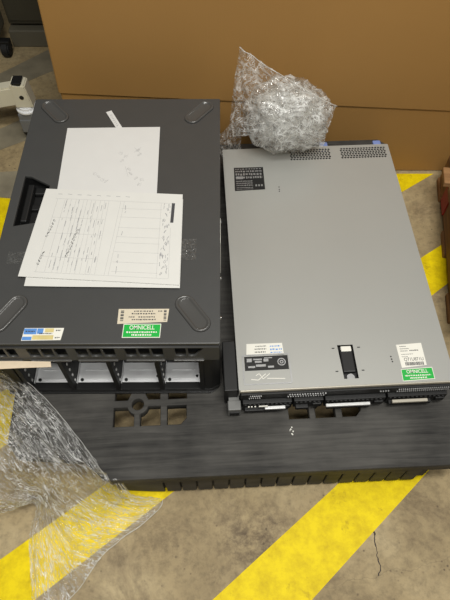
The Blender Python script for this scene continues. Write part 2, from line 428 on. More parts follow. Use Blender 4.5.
# ------------------------------------------------------------------ cardboard carton
car = thing('cardboard_carton', 'huge plain brown cardboard carton standing behind both servers', 'box', (.13, 1.252, 0))
X0, X1 = -.569, .62
sl = MB()
fr = [(X0, .282), (X1, .220), (X1, .95), (X0+.035, .95)]
rings = [[(q[0], y, q[1]) for q in fr] for y in (0.0, .60)]
sl.loft(rings); bmesh.ops.bevel(sl.bm, geom=sl.bm.edges[:], offset=.003, segments=2, affect='EDGES')
sl.build('sleeve', M_carton, car)
MB().prism([(X0+.003, 0), (X1-.003, 0), (X1-.003, .226), (X0+.003, .285)], -.597, -.0045, .003, M=Matrix.Rotation(R(90), 4, 'X')).build('base_tray', M_carton, car)

# ------------------------------------------------------------------ tower server lying on its side
TW, TD, TH = .4452, .6665, .2167
tow = thing('tower_server', 'charcoal tower server lying flat on the left of the pallet with papers on top', 'server', (-.4535, .4715, PH), .0069)
hx = [(.020, .413), (.034, .411), (.078, .385), (.078, .285), (.020, .273)]
panel = plate(rrect(0, TW, 0, TD, .004), [hx], TH-.008, TH, .0015)
link('side_panel', panel, M_side, tow, smooth=R(30))
ch = MB()
ch.box(.001, .004, .012, TD-.002, .004, TH-.0085); ch.box(TW-.004, TW-.001, .012, TD-.002, .004, TH-.0085)
ch.box(.004, TW-.004, TD-.006, TD-.002, .004, TH-.0085); ch.box(.002, TW-.002, .012, TD-.002, 0, .004)
ch.box(.045, TW-.004, .24, .25, .004, TH-.0085)
ch.box(.004, .045, .018, .05, .004, TH-.0085)
ch.box(TW-.03, TW-.004, .014, .24, .004, TH-.0085)
ch.box(.006, TW-.006, .010, .24, .158, TH-.0085)
ch.box(.045, TW-.03, .060, .066, .004, .158)  # dark plate added across the bays in place of the shade deep inside
ch.build('chassis', M_dark, tow)
# recessed latch
lr = MB()
lr.box(.018, .080, .271, .415, TH-.034, TH-.031); lr.box(.0165, .0195, .271, .415, TH-.034, TH-.0085); lr.box(.0785, .0815, .271, .415, TH-.034, TH-.0085)
lr.box(.0165, .0815, .2695, .2725, TH-.034, TH-.0085); lr.box(.0165, .0815, .4135, .4165, TH-.034, TH-.0085)
lr = lr.build('latch_recess', M_black, tow)
MB().box(.026, .040, .295, .400, TH-.030, TH-.012, .003).box(.040, .070, .335, .350, TH-.0305, TH-.022, .002).box(.040, .074, .378, .398, TH-.0305, TH-.02, .003).build('latch_lever', M_black, lr)
# four pill-shaped pads
def pill(cx, cy, L, r, ang, n=14):
    pts = []
    for s_ in (1, -1):
        for k in range(n+1):
            t = R(-90+180*k/n) if s_ == 1 else R(90+180*k/n)
            pts.append((s_*L/2+r*math.cos(t), r*math.sin(t)))
    ca, sa = math.cos(ang), math.sin(ang)
    return [(cx+ca*p[0]-sa*p[1], cy+sa*p[0]+ca*p[1]) for p in pts]
def pad(x0, y0, x1, y1):
    ang = math.atan2(y1-y0, x1-x0); L = math.hypot(x1-x0, y1-y0); cx, cy = (x0+x1)/2, (y0+y1)/2
    prof = [(.0190, .0), (.0184, .0022), (.0170, .0038), (.0150, .0040), (.0128, .0026), (.0112, .0006), (.010, .0003)]
    m = MB(); m.loft([[(a, b, TH+z) for a, b in pill(cx, cy, L, r, ang)] for r, z in prof])
    m.build('oval_pad', M_pad, tow, smooth='all')
pad(.036, .641, .070, .600); pad(.411, .637, .380, .597); pad(.379, .084, .409, .042); pad(.065, .086, .038, .042)
# front bezel: slotted cross bar (built in x-z, extruded in y)
RX = Matrix(((1, 0, 0, 0), (0, 0, -1, 0), (0, 1, 0, 0), (0, 0, 0, 1)))   # (x,y,z) -> (x,-z,y)
slots = []
for a, b in ((.012, .072), (.093, .164), (.181, .252), (.271, .340)):
    wd = (b-a-.008)/3
    for q in range(3): slots.append(rect(a+q*(wd+.004), a+q*(wd+.004)+wd, .174, .2055))
slots.append(rect(.362, .382, .174, .2055)); slots.append([(.386, .174), (.398, .174), (.414, .2055), (.386, .2055)])
me = plate(rect(.002, TW-.002, .158, TH-.0085), slots, -.001, .004, .0004); me.transform(RX)
bez = link('cross_bar', me, M_side, tow)
lg = MB()
for a, b in ((.004, .074), (.091, .166), (.179, .254), (.269, .342), (.358, .415)):
    lg.box(a, b, -.0075, .006, .1585, .1625, .0008)
lg.build('cross_bar_ledge', M_pad, bez)
bb = MB()
bb.prism([(.0, -.003), (.412, -.003), (.426, -.003), (.443, .008), (.443, .014), (0, .014)], 0, .018, .002)
bb.prism([(.0, -.006), (.410, -.006), (.424, -.006), (.438, .004), (.440, .010), (0, .010)], .001, .005, .001)
bb.build('lower_bezel', M_bezel, tow)
pb = MB()
pb.prism([(.412, -.002), (.426, -.002), (.443, .008), (.443, .012), (.412, .012)], .019, .157, .001)
pb.build('end_post', M_black, tow)
MB().box(.0, .042, -.004, .014, .019, .157, .001).build('end_post', M_black, tow)
# bays
for k, x in enumerate((.050, .139, .232, .324, .408)):
    d = MB().box(x-.004, x+.003, .004, .24, .018, .157, .001).box(x-.005, x+.004, -.004, .006, .018, .157, .001).build('bay_divider', M_black, tow)
    if k < 4:
        dots = MB()
        for q in range(5): dots.box(x+.0032, x+.0058, .008, .013, .034+.025*q, .040+.025*q, .001)
        dots.build('contact_strip', M_steel, d)
for a, b in ((.054, .134), (.143, .227), (.236, .319), (.328, .403)):
    t_ = MB().box(a, b, .006, .235, .012, .0145)
    t_.box(a+.014, b-.004, .020, .0235, .0144, .0175, .0006); t_.box(a+.014, b-.012, .042, .0445, .0144, .0168, .0006)
    t_.box(a, a+.0015, .01, .235, .0144, .024)
    t_ = t_.build('bay_floor', M_bay, tow)
    MB().cyl((a+.009, .020, .0144), (a+.009, .020, .0165), .0035).build('screw', M_black, t_)
    MB().cyl((b-.008, .028, .0144), (b-.008, .028, .016), .003).build('screw', M_black if b < .3 else M_chrome, t_)
# right flank: screws and white stickers
for y, z in ((.166, .18), (.068, .19), (.33, .16)):
    MB().cyl((TW-.0015, y, z), (TW+.0022, y, z), .0038, .003, 14).build('screw', M_chrome, tow)
MB().box(TW-.001, TW+.0006, .235, .300, .10, .206).build('flank_sticker', M_white, tow)
# labels on the panel
def label(name, parent, pts, z, m, th=.0004, lab=None):
    o = MB().prism(pts, z+.0001, z+th).build(name, m, parent)
    if lab: o['label'] = lab
    return o
def bars(rows, z, th=.0002):
    mb = MB()
    for x0, x1, y0, y1 in rows: mb.box(x0, x1, y0, y1, z, z+th)
    return mb
def put_text(s, size, x, y, z, m, parent, sx=1., rz=0., shear=0., name='lettering', bold=0.):
    me = text_mesh(s, size, .0002, bold=bold)
    S = Matrix.Identity(4); S[0][0] = sx; S[0][1] = shear
    me.transform(Matrix.Translation((x, y, z+.0001)) @ Matrix.Rotation(rz, 4, 'Z') @ S)
    return link(name, me, m, parent)
def fuzz(x0, x1, y, h, n, z, rz=0., mb=None, gap=.35):
    """a line of illegible print: small dashes"""
    mb = mb or MB(); x = x0
    while x < x1:
        wd = (x1-x0)/n*random.uniform(.5, 1.2)
        mb.box(x, min(x+wd*(1-gap), x1), y-h/2*random.uniform(.6, 1), y+h/2*random.uniform(.6, 1), z, z+.0002)
        x += wd
    return mb
b1 = label('beige_label', tow, [(.256, .041), (.3475, .045), (.350, .073), (.256, .073)], TH, M_beige, lab='beige printed label')
f_ = MB(); z_ = TH+.0004
fuzz(.285, .320, .068, .003, 7, z_, mb=f_); fuzz(.281, .325, .0625, .003, 9, z_, mb=f_); fuzz(.276, .287, .0555, .003, 3, z_, mb=f_); fuzz(.294, .324, .0555, .003, 7, z_, mb=f_)
fuzz(.282, .326, .050, .0035, 10, z_, mb=f_); fuzz(.33, .338, .068, .003, 3, z_, mb=f_)
for q in range(7): f_.box(.2605, .2665, .047+.0035*q, .0485+.0035*q+.0012*(q % 2), z_, z_+.0002)
for q in range(7): f_.box(.3405, .3455, .048+.0035*q, .0495+.0035*q+.0012*(q % 2), z_, z_+.0002)
f_.build('print', M_inkd, b1)
def green_label(parent, pts, z, sh):
    (x0, y0), (x1, y1) = pts[0], pts[2]
    o = label('green_label', parent, pts, z, M_green, lab='green property label with white border and lettering')
    cx, cy = sum(p[0] for p in pts)/4, sum(p[1] for p in pts)/4
    rim = [(p[0], p[1]) for p in pts]
    inn = [(cx+(p[0]-cx)*.965, cy+(p[1]-cy)*.90) for p in pts]
    link('border', plate(rim, [inn], z+.0004, z+.0006), M_white, o)
    W = pts[1][0]-pts[0][0]; H = pts[2][1]-pts[1][1]
    put_text('OMNICELL', H*.42, cx, cy+H*.22, z+.0004, M_white, o, sx=W*.74/(H*.42*5.35), bold=.0001)
    f = MB(); fuzz(cx-W*.40, cx+W*.40, cy-H*.10, H*.12, 14, z+.0004, mb=f); fuzz(cx-W*.26, cx+W*.26, cy-H*.30, H*.14, 9, z+.0004, mb=f)
    f.build('print', M_white, o)
green_label(tow, [(.267, .012), (.336, .012), (.337, .041), (.268, .041)], TH, 0)
lc = label('licence_sticker', tow, [(.086, .007), (.157, .008), (.160, .033), (.088, .033)], TH, M_white, lab='blue, yellow and white licence sticker')
m_ = bars([(.088, .111, .020, .032), (.087, .104, .008, .015), (.112, .123, .021, .032)], TH+.0004); m_.build('blue_panels', M_lblue, lc)
m_ = bars([(.105, .143, .009, .018), (.126, .142, .024, .032)], TH+.0004); m_.build('yellow_panels', M_lyel, lc)
m_ = MB(); fuzz(.117, .140, .0215, .003, 7, TH+.0004, mb=m_); fuzz(.146, .155, .028, .003, 3, TH+.0004, mb=m_); fuzz(.146, .155, .013, .003, 3, TH+.0004, mb=m_)
fuzz(.091, .108, .026, .003, 4, TH+.0006, mb=m_); m_.build('print', M_inkd, lc)

# ------------------------------------------------------------------ papers on the tower (world placement through the tower's frame)
def tw(x, y): a = .0069; return (-.4535+math.cos(a)*x-math.sin(a)*y, .4715+math.sin(a)*x+math.cos(a)*y)
ZT = PH+TH
def sheet(name, corners, z, m, n=14, seed=0, lift=.0):
    """corners: bl, br, tr, tl in tower frame -> slightly wavy thin sheet; returns mesh object and a mapper uv->world"""
    P = [Vector(tw(*c)).to_3d() for c in corners]
    def at(u, v):
        q = P[0].lerp(P[1], u).lerp(P[3].lerp(P[2], u), v)
        zz = z + .0007*(1+noise.noise((u*2.2+seed, v*2.2, seed))) + lift*max(0, u-.72)*max(0, v-.72)*9
        return Vector((q.x, q.y, zz))
    bm = bmesh.new()
    g = [[bm.verts.new(at(i/n, j/n)) for i in range(n+1)] for j in range(n+1)]
    for j in range(n):
        for i in range(n): bm.faces.new((g[j][i], g[j][i+1], g[j+1][i+1], g[j+1][i]))
    r = bmesh.ops.extrude_face_region(bm, geom=bm.faces[:])
    for e in r['geom']:
        if isinstance(e, bmesh.types.BMVert): e.co.z += .0003
    bmesh.ops.recalc_face_normals(bm, faces=bm.faces[:])
    me = bpy.data.meshes.new(name); bm.to_mesh(me); bm.free()
    o = link(name, me, m)
    return o, lambda u, v: at(u, v)+Vector((0, 0, .00035))
def strokes(at, polys, wd, m, parent, name):
    """ink lines lying on a sheet: thin ribbons that follow it"""
    mb = MB()
    for pl_ in polys:
        pts = []
        for (a, b) in zip(pl_, pl_[1:]):
            k = max(1, int(max(abs(a[0]-b[0]), abs(a[1]-b[1]))/.08))
            for q in range(k): pts.append((a[0]+(b[0]-a[0])*q/k, a[1]+(b[1]-a[1])*q/k))
        pts.append(pl_[-1])
        W = [at(*p) for p in pts]
        prev = None
        for i, p in enumerate(W):
            d = (W[min(i+1, len(W)-1)]-W[max(i-1, 0)]); s_ = Vector((-d.y, d.x, 0))
            if s_.length < 1e-9: s_ = Vector((0, 1, 0))
            s_ = s_.normalized()*wd/2
            cur = (mb.bm.verts.new(p+s_), mb.bm.verts.new(p-s_))
            if prev: mb.bm.faces.new((prev[0], prev[1], cur[1], cur[0]))
            prev = cur
    r = bmesh.ops.extrude_face_region(mb.bm, geom=mb.bm.faces[:])
    for e in r['geom']:
        if isinstance(e, bmesh.types.BMVert): e.co.z += .0001
    o = mb.build(name, m); o.parent = parent; return o
def scribble(u, v, du, dv, n, rnd, adv=0.):
    out = []; 
    for k in range(n):
        t = k*.9
        out.append((u+du*math.cos(t*1.7+rnd)+adv*k*du, v+dv*math.sin(t*2.1+rnd*2)))
    return out
slip_pts = [(.209, .553), (.222, .557), (.187, .623), (.175, .617)]
so, sa = sheet('paper_slip', slip_pts, ZT+.0006, M_paper, 6, 3.)
tag(so, 'thin white paper slip sticking out above the blank sheet', 'paper')
strokes(sa, [scribble(.45, .25+.09*q, .2, .03, 5, q) for q in range(7)], .0006, M_ink, so, 'print')
po, pa = sheet('paper_sheet', [(.098, .340), (.311, .340), (.306, .564), (.092, .561)], ZT+.0022, M_paper, 14, 1.)
tag(po, 'nearly blank white sheet with faint pencil scribbles on the tower server', 'paper')
sc = []
for (u, v) in ((.60, .62), (.66, .58), (.62, .52), (.78, .66), (.80, .60), (.70, .40), (.72, .34), (.78, .28), (.84, .26), (.82, .20), (.36, .34), (.40, .30), (.44, .26), (.48, .24)):
    sc.append(scribble(u, v, .022, .022, 7, u*40))
sc += [[(.74, .63), (.81, .70)], [(.74, .70), (.82, .60)], [(.66, .44), (.70, .30)]]
strokes(pa, sc, .0007, M_pencil, po, 'pencil_marks')
f2o, f2a = sheet('form_sheet', [(.072, .122), (.3685, .116), (.367, .340), (.075, .352)], ZT+.0042, M_paper2, 14, 5.)
tag(f2o, 'lower white form sheet peeking out under the top printed form', 'paper')
fo, fa = sheet('form_sheet', [(.057, .143), (.3675, .1215), (.366, .351), (.075, .369)], ZT+.0062, M_paper2, 16, 2.)
tag(fo, 'printed white form with table lines and handwriting lying topmost on the tower', 'paper')
ln = [[(.09, .055), (.93, .055)], [(.09, .885), (.945, .885)]]
for u in (.10, .155, .20, .235, .26, .29, .315, .345, .375, .41, .44, .47): ln.append([(u, .06), (u+.005, .88)])
for v in (.22, .48, .66): ln.append([(.10, v), (.47, v)])
ln += [[(.53, .06), (.56, .88)], [(.555, .06), (.585, .88)]]
for v in (.10, .20, .31, .41, .475, .58, .70, .80): ln.append([(.57, v), (.86, v+.004)])
ln += [[(.855, .06), (.85, .88)], [(.93, .06), (.925, .60)]]
strokes(fa, ln, .00055, M_pencil, fo, 'table_lines')
hw = []
for k in range(90):
    u = .175+.028*(k % 11)+random.uniform(-.003, .003); v = .07+.78*random.random()
    hw.append([(u, v), (u+.001, min(.88, v+.02+.06*random.random()))])
for k in range(50):
    u = random.choice((.87, .885, .905, .915, .60)) ; v = .08+.78*random.random()
    hw.append([(u, v), (u+random.uniform(-.006, .006), v+random.uniform(.015, .05))])
for k in range(12): hw.append(scribble(.88+.01*(k % 3), .1+.065*k, .008, .02, 5, k))
for k in range(8): hw.append([(.10+.07*k, .94+.003*(k % 2)), (.13+.07*k, .94)])
strokes(fa, hw, .0009, M_ink, fo, 'fine_print')
dk = []
for k in range(9): dk.append(scribble(.30-.004*k, .52-.035*k, .010, .018, 6, k))
for k in range(6): dk.append(scribble(.125-.004*k, .62-.035*k, .008, .016, 6, k+3))
for k in range(5): dk.append(scribble(.115-.004*k, .26-.03*k, .008, .014, 6, k+7))
strokes(fa, dk, .0007, M_inkd, fo, 'handwriting')
strokes(fa, [[(.937, .89), (.932, .66)]], .0065, M_inkd, fo, 'black_heading_bar')

# ------------------------------------------------------------------ rack server
SW, SD, SH = .434, .6726, .0779
rk = thing('rack_server', 'slim silver rack server with perforated rear vents on the right of the pallet', 'server', (.028, .4427, PH), .0531)
def perf(x0, x1, y0, y1, nx, ny, sl=0.):
    hs = []; dx = (x1-x0)/nx; dy = (y1-y0)/ny
    for j in range(ny):
        for i in range(nx):
            cx = x0+dx*(i+.5+(.25 if j % 2 else -.25)*.6); cy = y0+dy*(j+.5)+sl*(i/nx)
            hs.append(circle(cx, cy, min(dx, dy)*.46, 8))
    return hs
hl = [(.212, .014), (.2415, .014), (.2415, .090), (.209, .090)]
hs = [hl]+perf(.173, .279, .625, .664, 14, 6)+perf(.305, .424, .625, .664, 16, 6)
me = plate(rrect(0, SW, .0, SD, .003), hs, SH-.001, SH, 0)
cov = link('top_cover', me, M_zinc, rk)
for x in (.0005, SW-.002): MB().box(x, x+.0015, .0, SD-.001, .052, SH-.0022).build('cover_flange', M_zinc, cov)
MB().box(.002, SW-.002, -.0025, .004, SH-.0095, SH-.0007, .0015).build('front_lip', M_lip, cov)
cb = MB().box(.003, SW-.003, .004, SD-.002, 0, .052)
cb.box(.003, .17, .60, SD-.002, .052, .066); cb.box(.02, .1, .1, .2, .052, .066)
cb.build('chassis', M_black, rk)
# latch set into the cover
lt = MB().box(.208, .2435, .012, .092, SH-.0135, SH-.0115)
lt.box(.213, .2405, .030, .082, SH-.0116, SH-.003, .003)
lt = lt.build('cover_latch', M_black, rk)
MB().box(.216, .238, .076, .0885, SH-.0117, SH-.0015, .002).build('latch_hook', M_white, lt)
MB().cyl((.227, .019, SH-.0116), (.227, .019, SH-.004), .0085, .008, 20, .001).build('latch_button', M_mesh, lt)
for x in (.197, .250):
    for y in (.030, .082): MB().box(x, x+.0055, y, y+.002, SH, SH+.0006).build('rivet', M_dark, cov)
# pinholes
for x, y in ((.134, .535), (.134, .527), (.1335, .521), (.315, .0585), (.3155, .0525), (.316, .047)): MB().cyl((x, y, SH-.0001), (x, y, SH+.0004), .0016, n=10).build('locating_pin', M_dark, cov)
# rear
MB().box(.004, SW-.004, SD-.002, SD+.012, .004, .060, .002).box(.02, .16, SD+.01, SD+.03, .01, .052, .003).box(.20, .425, SD+.01, SD+.028, .012, .056, .006).build('rear_panel', M_pallet, rk)
for x in (.256, .397): MB().box(x, x+.021, SD-.0005, SD+.017, .058, SH-.001, .003).build('touch_tab', M_blue, rk)['label'] = 'blue release tab'
# front
fp = MB().box(.004, SW-.004, -.006, .0045, .045, SH-.0115, .001).box(.006, SW-.006, -.004, .0045, .002, .045)
fp = fp.build('front_panel', M_black, rk)
def dots_(x0, x1, n, rows):
    vm = MB()
    for r_ in rows:
        for k in range(n):
            xx = x0+(x1-x0)*(k+(.5 if r_ > .056 else 0))/n
            vm.box(xx, xx+(x1-x0)/n*.55, -.0082, -.0058, r_-.0022, r_+.0022, .0004)
    vm.build('vent_mesh', M_mesh, fp)
dots_(.320, .428, 26, (.0505, .0600)); dots_(.020, .045, 6, (.0505, .0600)); dots_(.098, .175, 15, (.0505, .0595)); dots_(.285, .306, 4, (.0550,))
def carrier(x0, x1, handle, m, z0=.008, z1=.040):
    c = MB().box(x0, x1, -.014, -.003, z0, z1, .001).box(x0+.004, x1-.03, -.0215, -.013, z0+.002, z0+.012, .001).box(x1-.022, x1-.004, -.018, -.013, z0+.006, z0+.02, .001)
    for q in range(int((x1-x0)/.009)): c.box(x0+.003+.009*q, x0+.008+.009*q, -.0158, -.0135, z1-.010, z1-.003, .0008)
    c = c.build('drive_carrier', M_black, rk)
    if handle:
        a, b, t0, t1 = handle
        MB().box(a, b, -.0245, -.018, t0, t1, .0012).build('carrier_handle', m, c)
carrier(.008, .108, (.052, .094, .028, .034), M_steel)
carrier(.112, .172, None, M_black, .012, .042)
carrier(.176, .300, (.177, .268, .026, .032), M_steel)
carrier(.304, .426, (.312, .385, .030, .0365), M_lip, .012, .042)
cl = MB()
for x in (.018, .024, .031): cl.box(x, x+.003, -.0208, -.0188, .036, .0385)
cl.box(.040, .058, -.0208, -.0188, .0355, .039)
cl.build('status_lights', M_white, fp)
# ears
e = MB().box(-.0225, .004, -.024, -.003, .004, .036, .002).box(-.020, .001, -.003, .012, .006, .034).build('ear_latch', M_greyp, rk)
MB().box(-.019, .0005, -.026, -.0235, .010, .024, .001).build('latch_face', M_dark, e)
MB().box(-.0285, -.001, .004, .116, .004, .069, .002).build('slide_rail', M_black, rk)
MB().box(SW+.0005, SW+.006, .10, .62, .012, .045, .001).build('slide_rail', M_dark, rk)
# labels on the cover
bl = label('regulatory_label', rk, [(.024, .527), (.099, .529), (.100, .605), (.026, .606)], SH, M_black, lab='black label with white symbols')
m_ = MB(); z_ = SH+.0004
for y, n, h in ((.600, 9, .003), (.592, 10, .006), (.582, 9, .008), (.571, 8, .008), (.5585, 10, .004), (.5515, 9, .004), (.5445, 9, .004), (.537, 12, .003), (.532, 12, .002)):
    fuzz(.029, .096 if y > .56 else .070, y, h, n, z_, mb=m_)
m_.box(.029, .047, .566, .574, z_, z_+.0003, .001)
for q in range(3): m_.box(.076+.007*q, .080+.007*q, .540, .546, z_, z_+.0002)
m_.build('symbols', M_mesh, bl)
ws = label('white_sticker', rk, [(.020, .076), (.097, .074), (.096, .101), (.022, .102)], SH, M_white)
m_ = MB(); fuzz(.040, .062, .0955, .0025, 6, z_, mb=m_); fuzz(.038, .062, .089, .003, 6, z_, mb=m_); fuzz(.038, .060, .082, .003, 6, z_, mb=m_); m_.build('print', M_inkd, ws)
m_ = MB(); fuzz(.070, .092, .0945, .0035, 4, z_, mb=m_); fuzz(.070, .094, .087, .004, 4, z_, mb=m_); fuzz(.070, .094, .080, .003, 4, z_, mb=m_); m_.build('blue_print', M_lblue, ws)
io = label('service_label', rk, rrect(.0115, .107, .011, .076, .003), SH, M_zinc, lab='embossed service label, black upper half with white drawings')
link('embossed_frame', plate(rrect(.0105, .108, .010, .077, .004), [rrect(.013, .1055, .0125, .0745, .003)], SH+.0001, SH+.0012), M_mesh, io)
m_ = MB().box(.015, .104, .041, .0725, SH+.0004, SH+.0007).build('black_field', M_black, io)
m_ = MB(); z_ = SH+.0007
for (x, y, w_, h) in ((.020, .060, .010, .008), (.033, .064, .018, .003), (.036, .058, .014, .004), (.054, .060, .010, .006), (.056, .067, .016, .002), (.022, .047, .014, .004), (.038, .049, .020, .005), (.062, .046, .012, .004)): m_.box(x, x+w_, y, y+h, z_, z_+.0002)
m_.build('drawings', M_mesh, io)
link('dial_drawing', plate(circle(.0905, .058, .0085, 20), [circle(.0905, .058, .0065, 20)], z_, z_+.0002), M_mesh, io)
link('dial_drawing', plate(circle(.0905, .058, .004, 16), [circle(.0905, .058, .002, 16)], z_, z_+.0002), M_mesh, io)
def polyline(parent, pts, wd, z, m, name):
    mb = MB()
    for a, b in zip(pts, pts[1:]):
        L = math.hypot(b[0]-a[0], b[1]-a[1]); mb.box((a[0]+b[0])/2-L/2, (a[0]+b[0])/2+L/2, (a[1]+b[1])/2-wd/2, (a[1]+b[1])/2+wd/2, z, z+.0002, rz=math.atan2(b[1]-a[1], b[0]-a[0]))
    return mb.build(name, m, parent)
polyline(io, [(.026, .022), (.040, .020), (.056, .033)], .0015, SH+.0004, M_white, 'white_mark')
polyline(io, [(.036, .030), (.043, .034), (.050, .022), (.064, .033)], .0013, SH+.0004, M_white, 'white_mark')
polyline(io, [(.058, .023), (.094, .021)], .0015, SH+.0004, M_white, 'white_mark')
wl = label('asset_label', rk, [(.332, .032), (.384, .036), (.384, .0865), (.331, .0845)], SH, M_white, lab='white asset label with number and barcode')
m_ = MB(); z_ = SH+.0004
fuzz(.337, .350, .0800, .0022, 5, z_, mb=m_); fuzz(.337, .356, .0745, .0018, 7, z_, mb=m_); fuzz(.337, .352, .0695, .0018, 6, z_, mb=m_); fuzz(.356, .374, .0700, .0030, 6, z_, mb=m_)
fuzz(.337, .362, .0620, .0014, 8, z_, mb=m_); fuzz(.337, .350, .0565, .0014, 5, z_, mb=m_)
x = .341
while x < .378:
    wd = random.choice((.0006, .0010, .0014)); m_.box(x, x+wd, .0365, .0440, z_, z_+.0002); x += wd+random.choice((.0005, .0008))
m_.build('print', M_inkd, wl)
put_text('Q71U871U', .0105, .3605, .0500, z_, M_inkd, wl, sx=.82)
green_label(rk, [(.328, .0025), (.3935, .005), (.3935, .031), (.329, .029)], SH, 0)

# ------------------------------------------------------------------ clear stretch film
def catmull(P, n):
    P = np.asarray(P, float); m = len(P)
    t = np.linspace(0, m-1, n); i = np.clip(t.astype(int), 0, m-2); f = (t-i)[:, None]
    if P.ndim == 3: f = f[:, :, None]
    p0 = np.where((i > 0).reshape(f.shape), P[np.maximum(i-1, 0)], 2*P[0]-P[1]); p1 = P[i]; p2 = P[i+1]
    p3 = np.where((i < m-2).reshape(f.shape), P[np.minimum(i+2, m-1)], 2*P[-1]-P[-2])
    return .5*((2*p1)+(-p0+p2)*f+(2*p0-5*p1+4*p2-p3)*f**2+(-p0+3*p1-3*p2+p3)*f**3)
def ridge(x, y, z, octs=4):
    a, s_ = 1., 0.
    for o_ in range(octs):
        s_ += a*(1-2*abs(noise.noise((x, y, z)))); a *= .55; x *= 2.03; y *= 2.03; z += 3.1
    return s_
def film_grid(G, nu, nv, amp, fu, fv, seed, mb, zmin=None, uvs=None):
    """G[row][col] control points; rows run along the creases"""
    A = np.array(G, float)                       # rows x cols x 3
    A = np.stack([catmull(A[r], nu) for r in range(len(A))])
    A = catmull(A, nv)                           # nv x nu x 3
    du = np.gradient(A, axis=1); dv = np.gradient(A, axis=0)
    N = np.cross(du, dv); L = np.linalg.norm(N, axis=2, keepdims=True); N = N/np.maximum(L, 1e-9)
    vv = []
    for j in range(nv):
        row = []
        for i in range(nu):
            u, v = i/(nu-1), j/(nv-1)
            d = amp*(ridge(u*fu, v*fv, seed)-.6)
            p = Vector(A[j, i]+N[j, i]*d)
            if zmin is not None: p.z = max(p.z, zmin(p)+.0015)
            row.append(mb.bm.verts.new(p))
        vv.append(row)
    uvl = mb.bm.loops.layers.uv.get('uv') or mb.bm.loops.layers.uv.new('uv')
    for j in range(nv-1):
        for i in range(nu-1):
            f = mb.bm.faces.new((vv[j][i], vv[j][i+1], vv[j+1][i+1], vv[j+1][i]))
            for lp, (a, b) in zip(f.loops, ((i, j), (i+1, j), (i+1, j+1), (i, j+1))):
                lp[uvl].uv = (a/(nu-1), b/(nv-1)+seed)
def mb_film(mb, name, m):
    me = bpy.data.meshes.new(name); mb.bm.normal_update(); mb.bm.to_mesh(me); mb.bm.free()
    return link(name, me, m, smooth='all')
M_film = film_mat('stretch_film', (6, 26, 1), (26, 44, 1), .025, 1.0, .3, .6, .03, .42)
M_hem = mat('film_edge', (214, 214, 210), .25, 0, .03, 40)
M_film2 = film_mat('crumpled_film', (4, 5, 1), (20, 9, 1), .13, .9, .22, .4, .04, .3)

# control points of the drape: each row runs along the creases, from the tower down to the floor
drape = [
 [(-0.4861, 0.5160, 0.3100), (-0.4348, 0.4807, 0.2700), (-0.4057, 0.4721, 0.2000), (-0.3556, 0.4333, 0.1570), (-0.2852, 0.3581, 0.1500), (-0.2273, 0.2857, 0.1490), (-0.2057, 0.2837, 0.0450), (-0.1320, 0.2826, 0.0060)],
 [(-0.5066, 0.4681, 0.3000), (-0.4468, 0.4331, 0.2500), (-0.4211, 0.4157, 0.1800), (-0.3696, 0.3686, 0.1550), (-0.3097, 0.3084, 0.1500), (-0.2688, 0.2781, 0.0600), (-0.2043, 0.2626, 0.0120), (-0.1374, 0.2643, 0.0050)],
 [(-0.5267, 0.4062, 0.2800), (-0.4663, 0.3702, 0.2200), (-0.4311, 0.3514, 0.1700), (-0.3916, 0.3180, 0.1500), (-0.3556, 0.2857, 0.1100), (-0.3135, 0.2584, 0.0500), (-0.2389, 0.2306, 0.0120), (-0.1808, 0.2241, 0.0050)],
 [(-0.5481, 0.3532, 0.2400), (-0.4992, 0.3245, 0.1800), (-0.4613, 0.3069, 0.1400), (-0.4229, 0.2880, 0.1000), (-0.3754, 0.2677, 0.0700), (-0.3454, 0.2308, 0.0200), (-0.2927, 0.1904, 0.0080), (-0.2388, 0.1814, 0.0050)],
 [(-0.5680, 0.2957, 0.1800), (-0.5152, 0.2709, 0.1300), (-0.4699, 0.2646, 0.1000), (-0.4235, 0.2595, 0.0800), (-0.3825, 0.2611, 0.0550), (-0.3691, 0.2143, 0.0140), (-0.3323, 0.1512, 0.0060), (-0.2938, 0.1045, 0.0040)],
 [(-0.5886, 0.2210, 0.1000), (-0.5379, 0.2268, 0.0700), (-0.4869, 0.2346, 0.0500), (-0.4395, 0.2435, 0.0450), (-0.3962, 0.2564, 0.0400), (-0.4065, 0.2091, 0.0100), (-0.3902, 0.1347, 0.0050), (-0.3626, 0.0229, 0.0030)],
]
def zfloor(p):
    # pallet top (its cut corner included) or the floor
    a = .0491; dx, dy = p.x+.227, p.y-.286
    lx, ly = math.cos(a)*dx+math.sin(a)*dy, -math.sin(a)*dx+math.cos(a)*dy
    inside = lx < .73 and ((lx > -.012 and ly > 0) or (lx > -.210 and ly > .038) or (-.05 < lx <= -.012 and ly > .006+(-.012-lx)*.9))
    return PH if inside else .0012
mb = MB()
film_grid(drape, 190, 150, .010, 3.5, 9, 1., mb, zfloor)
o = mb_film(mb, 'stretch_film', M_film)
def hem(pts, r, name, m, parent, seed):
    P = catmull(np.array(pts, float), 90); mb = MB(); rings = []
    for i, p in enumerate(P):
        p = Vector(p); d = Vector(P[min(i+1, 89)])-Vector(P[max(i-1, 0)]); d.normalize()
        a_ = d.cross(Vector((0, 0, 1))).normalized(); b_ = d.cross(a_)
        p = p+a_*.003*noise.noise((i*.11, seed, 0))+b_*.002*noise.noise((i*.13, seed, 5))
        rr = r*(.7+.9*abs(noise.noise((i*.21, seed, 9))))
        rings.append([p+(a_*math.cos(k*math.pi/3)+b_*math.sin(k*math.pi/3))*rr for k in range(6)])
    mb.loft(rings); return mb.build(name, m, parent, smooth='all')
hem([(r_[-1][0], r_[-1][1], r_[-1][2]+.003) for r_ in drape], .0006, 'rolled_edge', M_hem, o, 7.)
hem([(p[0], p[1], p[2]+.0035) for p in drape[0][1:6]], .0005, 'rolled_edge', M_hem, o, 1.)
